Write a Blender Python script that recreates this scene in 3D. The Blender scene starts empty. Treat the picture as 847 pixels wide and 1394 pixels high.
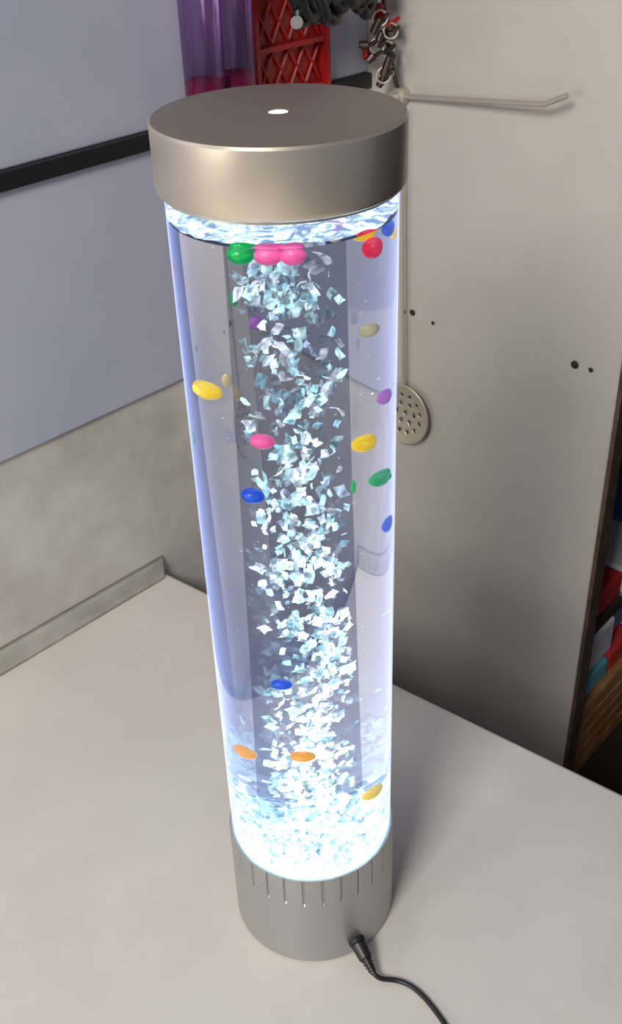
import bpy, bmesh, math, random
from mathutils import Vector, Matrix, noise
random.seed(7)
S=bpy.context.scene; COL=S.collection; Z=Vector((0,0,1))
S.view_settings.view_transform='Standard'
# ---------------- camera ----------------
C=Vector((.007,-.4374,.5955)); F=Vector((0,.83,-.558)).normalized()
R=Vector((.9993,-.0211,-.0314)); R=(R-F*R.dot(F)).normalized(); U=R.cross(F).normalized()
cam=bpy.data.cameras.new('camera'); co=bpy.data.objects.new('camera',cam); COL.objects.link(co)
cam.sensor_fit='VERTICAL'; cam.sensor_height=24; cam.lens=24.79; cam.clip_start=.01
M=Matrix((R,U,-F)).transposed().to_4x4(); M.translation=C; co.matrix_world=M; S.camera=co
# room directions: left wall runs along LD (normal LN), back panel along BD (normal -BN)
LD=Vector((.705,.709,0)).normalized(); LN=Vector((LD.y,-LD.x,0))
BD=Vector((.74,-.67,0)).normalized(); BN=Vector((.67,.74,0)).normalized()
K=Vector((-.136,.360,0)); P0=Vector((.07,.567,0))
# ---------------- materials ----------------
def mat(name,col,rough=.5,metal=0,emit=None,es=0,noise=None,bump=0,bscale=200,coat=0):
    m=bpy.data.materials.new(name); m.use_nodes=True; nt=m.node_tree; b=nt.nodes['Principled BSDF']
    b.inputs['Base Color'].default_value=(*col,1); b.inputs['Roughness'].default_value=rough; b.inputs['Metallic'].default_value=metal
    if emit: b.inputs['Emission Color'].default_value=(*emit,1); b.inputs['Emission Strength'].default_value=es
    b.inputs['Coat Weight'].default_value=coat
    tc=nt.nodes.new('ShaderNodeTexCoord')
    if noise:
        col2,sc,fac=noise
        n=nt.nodes.new('ShaderNodeTexNoise'); n.inputs['Scale'].default_value=sc; n.inputs['Detail'].default_value=8; n.inputs['Roughness'].default_value=.65
        r=nt.nodes.new('ShaderNodeValToRGB'); r.color_ramp.elements[0].position=.38; r.color_ramp.elements[1].position=.38+fac
        r.color_ramp.elements[0].color=(*col2,1); r.color_ramp.elements[1].color=(*col,1)
        nt.links.new(tc.outputs['Object'],n.inputs['Vector']); nt.links.new(n.outputs['Fac'],r.inputs[0]); nt.links.new(r.outputs[0],b.inputs['Base Color'])
    if bump:
        n=nt.nodes.new('ShaderNodeTexNoise'); n.inputs['Scale'].default_value=bscale; n.inputs['Detail'].default_value=4
        bp=nt.nodes.new('ShaderNodeBump'); bp.inputs['Strength'].default_value=bump; bp.inputs['Distance'].default_value=.001
        nt.links.new(tc.outputs['Object'],n.inputs['Vector']); nt.links.new(n.outputs['Fac'],bp.inputs['Height']); nt.links.new(bp.outputs[0],b.inputs['Normal'])
    return m
m_table=mat('laminate_white',(.67,.63,.58),.42,noise=((.61,.57,.525),9,.3),bump=.04,bscale=300)
m_edge=mat('laminate_edge',(.42,.39,.36),.5)
m_board=mat('board_white',(.50,.51,.61),.3,noise=((.45,.46,.57),7,.3))
m_low=mat('painted_grey',(.70,.66,.60),.6,noise=((.50,.46,.41),9,.28),bump=.15,bscale=60)
m_trim=mat('cream_sealant',(.74,.69,.61),.45,noise=((.56,.52,.45),25,.3))
m_black=mat('black_plastic',(.012,.012,.014),.4)
m_panel=mat('panel_offwhite',(.55,.515,.465),.42,noise=((.48,.445,.40),6,.4),bump=.05,bscale=120)
m_pedge=mat('rusty_edge',(.12,.07,.045),.8,noise=((.05,.03,.02),60,.3))
m_hole=mat('hole_dark',(.03,.015,.01),.8)
m_cap=mat('champagne_metal',(.74,.66,.55),.36,.88,bump=.03,bscale=900)
m_captop=mat('champagne_metal_top',(.22,.18,.15),.42,.5,bump=.03,bscale=900)
m_base=mat('silver_paint',(.42,.42,.41),.42,.65,bump=.02,bscale=900)
m_steel=mat('steel',(.56,.50,.42),.4,.5)
m_dsteel=mat('dark_steel',(.12,.09,.08),.4,1)
m_red=mat('red_plastic',(.34,.008,.008),.4)
m_wood=mat('brown_wood',(.55,.29,.12),.6,noise=((.28,.13,.05),40,.4))
m_floor=mat('dark_floor',(.05,.045,.045),.7,noise=((.03,.03,.03),10,.4))
def nodes_mat(name):
    m=bpy.data.materials.new(name); m.use_nodes=True; nt=m.node_tree; nt.nodes.clear(); o=nt.nodes.new('ShaderNodeOutputMaterial'); return m,nt,o
def thin(name,tint,gloss_col=(1,1,1),edge_em=None,es=0,rough=.05,blend=.35,maxg=.35,pw=4):
    m,nt,o=nodes_mat(name); N=nt.nodes.new; L=nt.links.new
    t=N('ShaderNodeBsdfTransparent'); t.inputs[0].default_value=(*tint,1)
    g=N('ShaderNodeBsdfGlossy'); g.inputs[0].default_value=(*gloss_col,1); g.inputs['Roughness'].default_value=rough
    lw=N('ShaderNodeLayerWeight'); lw.inputs[0].default_value=blend
    mm=N('ShaderNodeMath'); mm.operation='MULTIPLY'; mm.inputs[1].default_value=maxg; L(lw.outputs['Fresnel'],mm.inputs[0])
    mx=N('ShaderNodeMixShader'); L(mm.outputs[0],mx.inputs[0]); L(t.outputs[0],mx.inputs[1]); L(g.outputs[0],mx.inputs[2])
    out=mx.outputs[0]
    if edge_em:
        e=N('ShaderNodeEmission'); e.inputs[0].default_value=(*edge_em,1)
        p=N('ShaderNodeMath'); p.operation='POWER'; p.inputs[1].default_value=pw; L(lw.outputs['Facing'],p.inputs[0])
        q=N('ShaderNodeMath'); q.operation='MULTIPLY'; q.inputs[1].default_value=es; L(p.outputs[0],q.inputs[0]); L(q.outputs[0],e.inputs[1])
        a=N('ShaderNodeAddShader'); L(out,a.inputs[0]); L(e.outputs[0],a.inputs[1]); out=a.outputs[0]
    L(out,o.inputs[0]); return m
m_tube=thin('clear_acrylic_edge_glow',(.96,.97,.99),edge_em=(.40,.50,1),es=1.1,maxg=.12,pw=3)  # bright tube edges put in as view-angle emission
m_inner=thin('dark_inner_tube',(.72,.73,.76),rough=.1,maxg=.02)  # tint that darkens the middle column
m_plast=thin('purple_clear_plastic',(.86,.74,.90),gloss_col=(.9,.8,1),rough=.15,maxg=.8)
# ---------------- mesh helpers ----------------
def empty(name,loc=(0,0,0)):
    o=bpy.data.objects.new(name,None); o.empty_display_size=.02; COL.objects.link(o); o.location=loc; return o
def addmesh(name,bm,mats,parent=None,smooth=False,bevel=0):
    me=bpy.data.meshes.new(name); bmesh.ops.recalc_face_normals(bm,faces=bm.faces); bm.to_mesh(me); bm.free()
    for m in (mats if isinstance(mats,(list,tuple)) else [mats]): me.materials.append(m)
    if smooth:
        for p in me.polygons: p.use_smooth=True
    o=bpy.data.objects.new(name,me); COL.objects.link(o)
    if parent: o.parent=parent
    if bevel:
        b=o.modifiers.new('bevel','BEVEL'); b.width=bevel; b.segments=2; b.limit_method='ANGLE'
    return o
def prism(bm,pts,z0,z1,mi=0):
    a=[bm.verts.new((p[0],p[1],z0)) for p in pts]; b=[bm.verts.new((p[0],p[1],z1)) for p in pts]; n=len(pts)
    fs=[bm.faces.new(a[::-1]),bm.faces.new(b)]+[bm.faces.new((a[i],a[(i+1)%n],b[(i+1)%n],b[i])) for i in range(n)]
    for f in fs: f.material_index=mi
    return fs
def slab(bm,p,d,l,n,th,z0,z1,mi=0):
    a=p; b=p+d*l
    return prism(bm,[a,b,b+n*th,a+n*th],z0,z1,mi)
def lathe(bm,prof,seg=96,mi=0,center=(0,0)):
    rings=[]
    for r,z in prof:
        rings.append([bm.verts.new((center[0]+r*math.cos(2*math.pi*i/seg),center[1]+r*math.sin(2*math.pi*i/seg),z)) for i in range(seg)] if r>1e-6 else [bm.verts.new((center[0],center[1],z))])
    for a,b in zip(rings,rings[1:]):
        for i in range(seg):
            j=(i+1)%seg
            if len(a)==1 and len(b)==1: continue
            if len(a)==1: f=bm.faces.new((a[0],b[j],b[i]))
            elif len(b)==1: f=bm.faces.new((a[i],a[j],b[0]))
            else: f=bm.faces.new((a[i],a[j],b[j],b[i]))
            f.material_index=mi
def curve(name,pts,r,m,parent=None,kind='NURBS',res=12):
    cu=bpy.data.curves.new(name,'CURVE'); cu.dimensions='3D'; cu.bevel_depth=r; cu.bevel_resolution=4; cu.use_fill_caps=True
    s=cu.splines.new('POLY' if kind=='POLY' else 'NURBS'); s.points.add(len(pts)-1)
    for q,p in zip(s.points,pts): q.co=(*p,1)
    if kind!='POLY': s.order_u=4; s.use_endpoint_u=True; s.resolution_u=res
    cu.materials.append(m); o=bpy.data.objects.new(name,cu); COL.objects.link(o)
    if parent: o.parent=parent
    return o
def autosmooth(o,ang=35):
    for p in o.data.polygons: p.use_smooth=True
    o.data.set_sharp_from_angle(angle=math.radians(ang))
def rod(bm,a,b,r1,r2,seg=20,mi=0):
    a=Vector(a); b=Vector(b); q=(b-a).to_track_quat('Z','Y').to_matrix().to_4x4(); q.translation=(a+b)/2
    r=bmesh.ops.create_cone(bm,cap_ends=True,segments=seg,radius1=r1,radius2=r2,depth=(b-a).length,matrix=q)
    for f in set(f for v in r['verts'] for f in v.link_faces): f.material_index=mi
# ---------------- room ----------------
bm=bmesh.new(); prism(bm,[(-2,-2),(2,-2),(2,2),(-2,2)],-.78,-.75); addmesh('floor',bm,m_floor)
wl0=K-LD*1.4
LT=K+LD*((P0-K).dot(LD))
llen=(LT-wl0).length
bm=bmesh.new()
slab(bm,wl0,LD,llen,-LN,.03,-.75,.181,1)
slab(bm,wl0+LN*.004,LD,llen,-LN,.034,.182,.380,0)
slab(bm,wl0+LN*.004,LD,llen,-LN,.034,.393,1.1,0)
slab(bm,wl0,LD,llen,-LN,.03,.380,.393,1)
addmesh('wall_left',bm,[m_board,m_low],bevel=.0015)
bm=bmesh.new(); slab(bm,wl0,LD,llen,LN,.009,.380,.393); addmesh('trim_1',bm,m_black,bevel=.001)
bm=bmesh.new()
tl=(K-wl0).length+.004
prof=[(0,0),(.013,0),(.012,.004),(.008,.009),(.006,.016),(.004,.02),(.0,.022)]
A=[bm.verts.new(wl0+LN*a+Vector((0,0,z+.0002))) for a,z in prof]; B=[bm.verts.new(wl0+LD*(tl-a*.8)+LN*a+Vector((0,0,z*(.7)+.0002))) for a,z in prof]
for i in range(len(prof)):
    j=(i+1)%len(prof); bm.faces.new((A[i],A[j],B[j],B[i]))
bm.faces.new(A); bm.faces.new(B[::-1]); addmesh('baseboard_left',bm,m_trim,smooth=True)
PB=BN; bm=bmesh.new(); st=LT; blen=.280
slab(bm,st,BD,blen,PB,.018,-.75,1.1,0); addmesh('wall_back',bm,[m_panel],bevel=.002)
bm=bmesh.new(); slab(bm,st+BD*(blen+.0005),BD,.004,PB,.02,-.75,1.1); addmesh('trim_2',bm,m_pedge)
bm=bmesh.new()
for x,y,z,r in ((.1050,.5334,.1753,.0019),(.1129,.5262,.1773,.0032),(.1312,.5097,.1730,.0019),(.2448,.4069,.1738,.0039),(.2565,.3962,.1735,.0023)):
    rot=(-BN).to_track_quat('Z','Y').to_matrix().to_4x4(); rot.translation=(x,y,z)
    bmesh.ops.create_cone(bm,cap_ends=True,segments=14,radius1=r,radius2=r*.6,depth=.0012,matrix=rot)
addmesh('panel_screws',bm,m_hole)
# ---------------- table ----------------
tab=empty('table')
ED=Vector((.3575,-.287,0)).normalized()
a=K; b=K+ED*1.0; d=K-LD*1.1; c=d+ED*1.0
bm=bmesh.new(); prism(bm,[a,b,c,d],-.028,0)
for f in bm.faces:
    f.normal_update()
    if abs(f.normal.z)<.5: f.material_index=1
addmesh('top',bm,[m_table,m_edge],tab,bevel=.003)
cen=(a+b+c+d)/4
bm=bmesh.new()
for q in (a,b,c,d):
    q2=q+(cen-q)*.12; prism(bm,[q2+Vector((x,y,0)) for x,y in((-.02,-.02),(.02,-.02),(.02,.02),(-.02,.02))],-.75,-.028)
addmesh('legs',bm,m_edge,tab)
# ---------------- lamp ----------------
lamp=empty('bubble_tube_lamp')
NG=28; seg=NG*24; RB=.0505; RW=.0480
zs=[0,.0015,.03,.0555,.0563,.0755,.078]
bm=bmesh.new(); rings=[]
for k,z in enumerate(zs):
    ring=[]
    for i in range(seg):
        th=2*math.pi*i/seg; g=((i%24)-12)/24*(360/NG)
        r=RB-(.001 if k==0 else 0)-(.0006 if k==len(zs)-1 else 0)
        if abs(g)<.8 and k in(4,5): r-=.0012
        ring.append(bm.verts.new((r*math.cos(th),r*math.sin(th),z)))
    rings.append(ring)
rings.append([bm.verts.new((.0489*math.cos(2*math.pi*i/seg),.0489*math.sin(2*math.pi*i/seg),.078)) for i in range(seg)])
rings.append([bm.verts.new((.0489*math.cos(2*math.pi*i/seg),.0489*math.sin(2*math.pi*i/seg),.070)) for i in range(seg)])
for p,q in zip(rings,rings[1:]):
    for i in range(seg):
        j=(i+1)%seg; bm.faces.new((p[i],p[j],q[j],q[i]))
bm.faces.new(rings[0][::-1]); bm.faces.new(rings[-1])
o=addmesh('base',bm,m_base,lamp); autosmooth(o,30)
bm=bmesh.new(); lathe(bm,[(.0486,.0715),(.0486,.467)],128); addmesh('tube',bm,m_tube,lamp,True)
RI=.0192
bm=bmesh.new(); lathe(bm,[(RI,.0785),(RI,.452)],96); addmesh('inner_tube',bm,m_inner,lamp,True)
RC=.0518
bm=bmesh.new(); lathe(bm,[(.0,.4642),(.0492,.4642),(.0492,.4652),(.0505,.4655),(RC-.0006,.4662),(RC,.468),(RC,.4920),(RC-.0008,.4931)],160,0)
lathe(bm,[(RC-.0008,.4931),(RC-.002,.4935),(.0045,.4937),(.0038,.4932)],160,1)
o=addmesh('cap',bm,[m_cap,m_captop],lamp); autosmooth(o,25)
m_hole_glow=mat('hole_glow_white',(1,1,1),.5,emit=(.85,.92,1),es=3)
bm=bmesh.new(); lathe(bm,[(.0041,.4932),(.0025,.4936),(0,.4937)],32); addmesh('cap_hole_glow',bm,m_hole_glow,lamp,True)  # white centre hole of the cap, brightness put in as emission
m_led2=mat('led_disc',(1,1,1),.5,emit=(.40,.85,1),es=1.5)
bm=bmesh.new(); lathe(bm,[(0,.0755),(.0474,.0755),(.0474,.0772),(.0,.0782)],64); addmesh('led_disc',bm,m_led2,lamp,True)
# water: scattered LED light put in as volume emission, strongest at the base
m,nt,o_=nodes_mat('glowing_water'); N=nt.nodes.new; L=nt.links.new
t=N('ShaderNodeBsdfRefraction'); t.inputs['IOR'].default_value=1.33; t.inputs['Roughness'].default_value=0; L(t.outputs[0],o_.inputs['Surface'])
tc=N('ShaderNodeTexCoord'); sx=N('ShaderNodeSeparateXYZ'); L(tc.outputs['Object'],sx.inputs[0])
def mth(op,a,b=None):
    q=N('ShaderNodeMath'); q.operation=op
    for i,v in enumerate((a,b)):
        if v is None: continue
        if isinstance(v,(int,float)): q.inputs[i].default_value=v
        else: L(v,q.inputs[i])
    return q.outputs[0]
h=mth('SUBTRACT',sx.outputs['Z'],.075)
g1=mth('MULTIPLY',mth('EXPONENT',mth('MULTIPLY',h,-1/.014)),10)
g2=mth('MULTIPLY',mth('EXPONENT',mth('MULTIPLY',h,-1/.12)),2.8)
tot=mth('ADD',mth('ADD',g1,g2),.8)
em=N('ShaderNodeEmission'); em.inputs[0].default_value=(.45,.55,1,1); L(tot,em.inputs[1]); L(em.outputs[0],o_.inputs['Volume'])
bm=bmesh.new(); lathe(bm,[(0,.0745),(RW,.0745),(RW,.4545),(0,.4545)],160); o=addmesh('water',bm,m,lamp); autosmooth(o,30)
# water surface: lit streaks put in as mottled emission
m,nt,o_=nodes_mat('rippled_water_surface'); N=nt.nodes.new; L=nt.links.new
tc=N('ShaderNodeTexCoord'); nz=N('ShaderNodeTexNoise'); nz.inputs['Scale'].default_value=110; nz.inputs['Detail'].default_value=5; nz.inputs['Distortion'].default_value=2
L(tc.outputs['Object'],nz.inputs['Vector'])
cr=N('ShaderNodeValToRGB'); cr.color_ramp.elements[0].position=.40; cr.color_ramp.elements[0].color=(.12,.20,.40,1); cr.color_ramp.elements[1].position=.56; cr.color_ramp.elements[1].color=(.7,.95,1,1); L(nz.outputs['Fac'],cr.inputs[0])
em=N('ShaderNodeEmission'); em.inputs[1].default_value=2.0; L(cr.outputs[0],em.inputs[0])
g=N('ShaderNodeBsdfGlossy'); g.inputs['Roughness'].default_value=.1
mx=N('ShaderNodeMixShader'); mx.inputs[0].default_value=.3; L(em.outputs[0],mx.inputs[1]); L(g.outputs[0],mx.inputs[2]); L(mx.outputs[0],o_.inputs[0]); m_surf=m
bm=bmesh.new(); NR=24; seg=128
def wz(x,y): return .4562+.0016*noise.noise(Vector((x*90,y*90,1.3)))+.0008*noise.noise(Vector((x*260,y*260,4)))
rings=[[bm.verts.new((0,0,wz(0,0)))]]
for k in range(1,NR+1):
    r=.0483*k/NR; rings.append([bm.verts.new((r*math.cos(2*math.pi*i/seg),r*math.sin(2*math.pi*i/seg),wz(r*math.cos(2*math.pi*i/seg),r*math.sin(2*math.pi*i/seg)))) for i in range(seg)])
for k,(p,q) in enumerate(zip(rings,rings[1:])):
    for i in range(seg):
        j=(i+1)%seg
        if k==0: bm.faces.new((p[0],q[i],q[j]))
        else: bm.faces.new((p[i],p[j],q[j],q[i]))
addmesh('water_surface',bm,m_surf,lamp,True)
# bubbles: crumpled little flakes up the column, glints put in as varied emission
m,nt,o_=nodes_mat('glinting_bubbles'); N=nt.nodes.new; L=nt.links.new
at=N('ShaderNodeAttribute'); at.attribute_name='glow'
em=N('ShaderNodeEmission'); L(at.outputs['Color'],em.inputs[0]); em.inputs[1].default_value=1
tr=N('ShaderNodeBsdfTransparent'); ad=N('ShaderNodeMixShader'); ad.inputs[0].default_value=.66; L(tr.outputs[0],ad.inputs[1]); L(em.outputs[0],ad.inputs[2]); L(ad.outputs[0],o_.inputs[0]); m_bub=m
bm=bmesh.new(); cl=bm.loops.layers.float_color.new('glow')
def flake(c,s,strength,col):
    """a curled, roughly rectangular strip: 4 x 3 vertex grid"""
    ax=Vector((random.gauss(0,.8),random.gauss(-1.3,.8),random.gauss(0,.6))).normalized()
    q=Matrix.Rotation(random.uniform(-.6,.6),3,ax)@ax.to_track_quat('Z','Y').to_matrix()
    w=s*random.uniform(.45,.8); hh=s*random.uniform(.7,1.3); cv=random.uniform(-.6,.6); sk_=random.uniform(-.5,.5)
    g=[]
    for i in range(4):
        row=[]
        for j in range(3):
            x=(j-1)*w*random.uniform(.75,1.2)+sk_*(i-1.5)*hh*.4; y=(i-1.5)/1.5*hh*random.uniform(.8,1.15)
            p=c+q@Vector((x,y,cv*(y*y)/s+random.uniform(-.12,.12)*s)); p=c+Vector(((p-c).x*.8,(p-c).y,(p-c).z))
            row.append((bm.verts.new(p),random.uniform(.12,1.7)))
        g.append(row)
    for i in range(3):
        for j in range(2):
            v=[g[i][j],g[i][j+1],g[i+1][j+1],g[i+1][j]]
            f=bm.faces.new([t_[0] for t_ in v])
            for l,t_ in zip(f.loops,v):
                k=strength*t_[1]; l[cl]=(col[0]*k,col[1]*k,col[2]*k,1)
nf=0
clusters=[(random.uniform(.08,.44),random.uniform(-.011,.013)) for _ in range(56)]
while nf<1350:
    if random.random()<.62:
        z0,x0=random.choice(clusters); z=z0+random.gauss(0,.0065); x=x0+random.gauss(0,.0040)
    else:
        z=.078+(.36)*random.random()**1.15; x=random.uniform(-.016,.016)
    if z>.442 or z<.079: continue
    tz=min(1,(z-.078)/.36)
    x+=.003*(1-tz)
    y=random.uniform(-.018,.016)
    if x*x+y*y>.0180**2: continue
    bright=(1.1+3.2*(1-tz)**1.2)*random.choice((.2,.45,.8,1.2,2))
    col=random.choice(((.55,.92,1),(.65,1,1),(.60,.78,1),(.45,.85,1),(.8,.88,1)))
    flake(Vector((x,y,z)),random.uniform(.0013,.0036),bright,col); nf+=1
for _ in range(650):
    a=random.random()*6.283; r=.045*math.sqrt(random.random()); z=.0790+random.expovariate(1/.008)
    if z>.112: continue
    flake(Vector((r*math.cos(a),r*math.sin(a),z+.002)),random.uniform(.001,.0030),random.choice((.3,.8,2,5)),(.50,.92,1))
for _ in range(260):
    a=random.random()*6.283; r=.046*math.sqrt(random.random()); z=random.uniform(.09,.45)
    flake(Vector((r*math.cos(a),r*math.sin(a),z)),random.uniform(.0002,.0005),random.uniform(.5,1.5),(.7,.85,1))
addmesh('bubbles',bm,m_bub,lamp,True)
# beads (position, half width, half height in 0.1 mm)
cols=dict(y=(.98,.66,.0),p=(.95,.13,.38),b=(.01,.09,.70),g=(.0,.42,.08),r=(.85,.01,.05),o=(1,.42,.03),v=(.45,.10,.5),w=(.55,.45,.2))
nmz={'y':'yellow','p':'pink','b':'blue','g':'green','r':'red','o':'orange','v':'violet','w':'straw'}
esz={'y':.4,'p':.3,'b':.35,'g':.3,'r':.35,'o':.4,'v':.15,'w':.1}  # self-emission that stands in for light on the beads
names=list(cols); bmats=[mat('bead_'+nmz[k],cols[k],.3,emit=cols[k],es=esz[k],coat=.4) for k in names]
beads=[(-159,-360,4493,53,40,0,'g'),(-56,-410,4502,55,40,0,'p'),(37,-420,4501,49,40,0,'p'),(296,-220,4517,53,32,-10,'y'),(376,-80,4482,40,34,0,'b'),(339,-251,4459,53,44,0,'r'),(217,-200,4601,30,18,0,'p'),(379,0,4431,28,25,0,'y'),
(-344,-228,3842,84,42,3,'y'),(-122,-360,3655,55,36,4,'p'),(303,-291,3580,66,42,0,'y'),(-179,-360,3373,54,39,2,'b'),(374,-176,3326,80,38,0,'g'),(406,-120,3020,56,42,-4,'b'),
(-104,-340,2221,52,32,0,'b'),(-22,-340,1700,63,32,3,'o'),(-308,-220,1611,77,34,0,'o'),(335,-228,1243,84,34,0,'y'),(359,-80,3707,46,36,0,'v'),(221,200,3955,27,34,0,'w'),(-433,-120,3533,15,38,0,'g'),(230,-200,3319,11,38,0,'g'),
(-91,300,3997,20,34,0,'v'),(-198,100,3780,18,34,0,'w'),(-179,0,3749,11,40,0,'w'),(-451,-100,4344,12,40,0,'r'),(-154,200,4140,12,33,0,'g'),(-270,250,3226,22,30,0,'b')]
bm=bmesh.new()
for x,y,z,sw,sh,ti,cn in beads:
    c=Vector((x,y,z))*1e-4; sw*=1e-4; sh*=1e-4
    mtx=Matrix.Translation(c)@Matrix.Rotation(math.radians(ti),4,'Y')@Matrix.Diagonal((sw,sw*.7,sh,1))
    r=bmesh.ops.create_uvsphere(bm,u_segments=24,v_segments=14,radius=1,matrix=mtx)
    for f in set(f for v in r['verts'] for f in v.link_faces): f.material_index=names.index(cn)
addmesh('beads',bm,bmats,lamp,True)
# ---------------- power cable ----------------
pc=empty('power_cable')
bm=bmesh.new(); a=Vector((.0245,-.0450,.0150)); dr=(Vector((.0335,-.0620,.0075))-a).normalized()
rod(bm,a,a+dr*.003,.0052,.0055); rod(bm,a+dr*.003,a+dr*.013,.0048,.0042)
for k in range(4): rod(bm,a+dr*(.013+.0022*k),a+dr*(.0145+.0022*k),.0036-.0003*k,.0034-.0003*k)
rod(bm,a+dr*.012,a+dr*.023,.0026,.0018)
addmesh('plug',bm,m_black,pc,bevel=.0005)
e0=a+dr*.020
curve('cord',[e0,e0+dr*.006,(.043,-.0645,.0022),(.0535,-.0665,.0017),(.063,-.075,.0017),(.0736,-.0929,.0017),(.088,-.125,.0017),(.10,-.19,.0017),(.10,-.4,.0017)],.0015,m_black,pc)
# ---------------- things on the walls ----------------
rA=Vector((.0990,.5342,.3778)); rB=Vector((.2012,.4201,.3933)); rC=Vector((.2143,.4056,.4026))
hk=empty('wall_hook')
curve('arm',[rA,rB,rC],.0023,m_steel,hk,'POLY')
bm=bmesh.new(); rod(bm,rA+BN*.004,rA-BN*.006,.008,.008); rod(bm,rA-BN*.006,rA-BN*.010,.004,.004); addmesh('mount',bm,m_steel,hk,bevel=.0005)
sk=empty('skimmer_spoon')
sc=Vector((.1072,.5214,.0686)); X=BD; rad=.0300
bmh=bmesh.new(); n=46; vs={}
hole_c=[(0,0)]+[(.0105*math.cos(k*math.pi/3),.0105*math.sin(k*math.pi/3)) for k in range(6)]+[(.0195*math.cos(k*math.pi/6+.2),.0195*math.sin(k*math.pi/6+.2)) for k in range(12)]
stp=2*rad/n
def gv(i,j):
    if (i,j) not in vs:
        x=-rad+i*stp; y=-rad+j*stp; p=sc+X*x+Z*y*1.1+BN*(.005*(1-(x*x+y*y)/rad**2)-.002); vs[(i,j)]=bmh.verts.new(p)
    return vs[(i,j)]
for i in range(n):
    for j in range(n):
        x=-rad+(i+.5)*stp; y=-rad+(j+.5)*stp
        if x*x+y*y>rad*rad: continue
        if any((x-a)**2+(y-b)**2<.0021**2 for a,b in hole_c): continue
        bmh.faces.new((gv(i,j),gv(i+1,j),gv(i+1,j+1),gv(i,j+1)))
o=addmesh('head',bmh,m_steel,sk,True); so=o.modifiers.new('s','SOLIDIFY'); so.thickness=.0008
rim=[sc+X*rad*math.cos(t)+Z*rad*1.1*math.sin(t)-BN*.002 for t in [2*math.pi*k/40 for k in range(41)]]
curve('rim',rim,.0011,m_steel,sk,'POLY')
top=Vector((.0992,.5206,.3692))
curve('handle',[sc+Z*rad-BN*.002,sc+Z*.05-BN*.004,(sc+top)/2-BN*.002,top-Z*.03,top],.0018,m_steel,sk)
pj=empty('plastic_canister'); mpc=mat('pink_contents',(.45,.03,.12),.5)
ca=Vector((-.0718,.3934,0)); cb_=Vector((-.0265,.4389,0)); r=(cb_-ca).length/4*.97
for k in (0,1):
    c=ca+(cb_-ca)*(.25+.5*k)
    bm=bmesh.new(); lathe(bm,[(0,.394),(r,.394),(r,.56),(r*.9,.565),(0,.565)],32,0,(c.x,c.y)); addmesh('wall_%d'%(k+1),bm,m_plast,pj,True)
    bm=bmesh.new(); lathe(bm,[(0,.3945),(r*.9,.3945),(r*.9,.424),(0,.421)],32,0,(c.x,c.y)); addmesh('contents_%d'%(k+1),bm,mpc,pj,True)
rt=empty('red_lattice_tray')
a=Vector((-.0254,.4543,0))-LN*.007; b=Vector((.0344,.5144,0))-LN*.007; d=(b-a).normalized(); l=(b-a).length
bm=bmesh.new(); slab(bm,a,d,l,LN,.003,.394,.60)
for s in (0,l-.004): slab(bm,a+d*s,d,.004,LN,.012,.394,.60)
for z in (.394,.43,.475,.52): slab(bm,a,d,l,LN,.010,z,z+.004)
for z in (.399,.435,.48):
    for k in range(4):
        u0=.006+k*(l-.012)/4; u1=.006+(k+1)*(l-.012)/4
        rod(bm,a+d*u0+LN*.005+Z*z,a+d*u1+LN*.005+Z*(z+.03),.0013,.0013,6); rod(bm,a+d*u1+LN*.005+Z*z,a+d*u0+LN*.005+Z*(z+.03),.0013,.0013,6)
addmesh('tray',bm,m_red,rt)
cb=empty('black_cable_bundle')
for k in range(16):
    pts=[Vector((-.012,.459,0))+LN*(.024+random.uniform(0,.016))+LD*(i*.0125+random.uniform(-.003,.003))+Z*(random.uniform(.446,.50)+(.01 if i in(0,8) else 0)) for i in range(9)]
    curve('strand_%d'%(k+1),pts,random.uniform(.003,.005),m_black,cb)
kc=empty('hanging_clips')
for k in range(20):
    p=Vector((.0822,.5279,0))+BD*random.uniform(-.016,.014)-BN*random.uniform(0,.02)+Z*random.uniform(.395,.50)
    q=p+Vector((random.uniform(-.008,.008),random.uniform(-.004,.004),random.uniform(-.016,.016)))
    bm=bmesh.new(); rod(bm,p,q,.0042,.003,10); rod(bm,p+Vector((.002,0,0)),p+Vector((.007,-.004,.004)),.002,.0015,8)
    addmesh('clip_%d'%(k+1),bm,m_dsteel if k%6 else m_red,kc,bevel=.0004)
    if k%2:
        ring=[p+Vector((.006*math.cos(t),0,.006*math.sin(t))) for t in [2*math.pi*j/20 for j in range(21)]]
        curve('ring_%d'%(k+1),ring,.0009,m_steel,kc,'POLY')
curve('hanger_rod',[rA.copy(),Vector((.0822,.5279,.4220)),Vector((.0800,.5290,.52))],.002,m_dsteel,kc)
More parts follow.
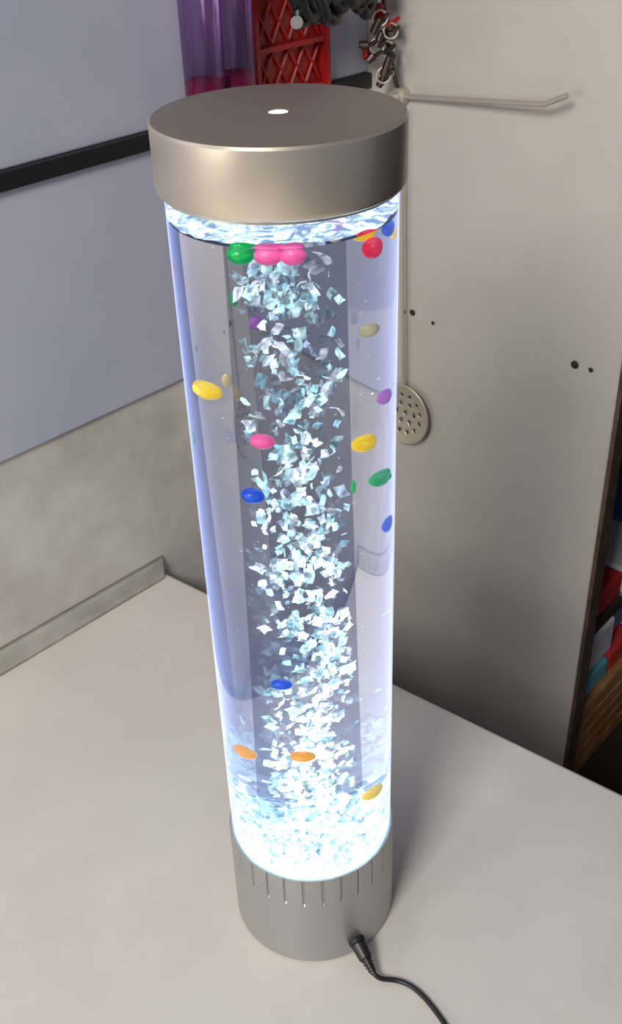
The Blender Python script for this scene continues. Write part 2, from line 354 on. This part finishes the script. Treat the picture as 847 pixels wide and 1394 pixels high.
# ---------------- right: shelf with goods ----------------
sh=empty('storage_shelf')
s0=st+BD*.06+PB*.03
bm=bmesh.new()
for z in (-.385,.3): slab(bm,s0,BD,.9,PB,.50,z,z+.015)
slab(bm,s0,BD,.012,PB,.50,-.75,.6); slab(bm,s0+BD*.9,BD,.012,PB,.50,-.75,.6); slab(bm,s0+PB*.50,BD,.91,PB,.01,-.75,.6)
addmesh('frame',bm,mat('dark_shelf',(.04,.028,.022),.6),sh)
cr_=empty('wooden_crate')
bm=bmesh.new(); q0=st+BD*.115+PB*.035
CL=.155
for k in range(5):
    zz=-.369+k*.022
    slab(bm,q0+BD*CL,BD,.005,PB,.28,zz,zz+.018); slab(bm,q0,BD,.005,PB,.28,zz,zz+.018)
    slab(bm,q0,BD,CL,PB,.005,zz,zz+.018); slab(bm,q0+PB*.275,BD,CL,PB,.005,zz,zz+.018)
for u,v in ((.006,.006),(CL-.006,.006),(.006,.265),(CL-.006,.265)): slab(bm,q0+BD*u+PB*v,BD,.006,PB,.008,-.369,-.262)
slab(bm,q0,BD,CL,PB,.28,-.3695,-.366); slab(bm,q0,BD,CL+.005,PB,.28,-.262,-.258)
addmesh('slats',bm,m_wood,cr_,bevel=.001)
pk=empty('stacked_packages')
cbx=[mat('pack_teal',(.12,.42,.50),.4),mat('pack_red',(.6,.04,.04),.4),mat('pack_white',(.75,.75,.8),.4),mat('pack_blue',(.14,.2,.5),.4),mat('pack_dark',(.04,.03,.03),.5)]
bm=bmesh.new()
for lev,(zb,hh) in enumerate(((-.2578,.028),(-.2296,.05),(-.1794,.018),(-.1612,.035))):
    v=.0; i=0
    while v<.24:
        w=random.uniform(.06,.1); slab(bm,q0+BD*.02+PB*(v+.01),BD,CL-.03+random.uniform(-.01,.012),PB,w-.003,zb,zb+hh-.0004,(lev*2+i)%5); v+=w; i+=1
addmesh('packages',bm,cbx,pk,bevel=.004)
# ---------------- lights ----------------
def area(name,loc,tgt,size,e,col,parent=None):
    l=bpy.data.lights.new(name,'AREA'); l.size=size; l.energy=e; l.color=col; o=bpy.data.objects.new(name,l); COL.objects.link(o)
    o.location=loc; o.rotation_euler=(Vector(tgt)-Vector(loc)).to_track_quat('-Z','Y').to_euler()
    if parent: o.parent=parent
area('ceiling_light',(-.60,-1.22,1.35),(0,.1,.2),.5,28,(1,.96,.90))
area('cap_fill_light',(-.95,-.75,.45),(0,0,.4),.30,3.2,(1,.93,.82))  # added light, puts a highlight on the left of the cap
w=bpy.data.worlds.new('world'); S.world=w; w.use_nodes=True; w.node_tree.nodes['Background'].inputs[0].default_value=(.6,.62,.76,1); w.node_tree.nodes['Background'].inputs[1].default_value=.22
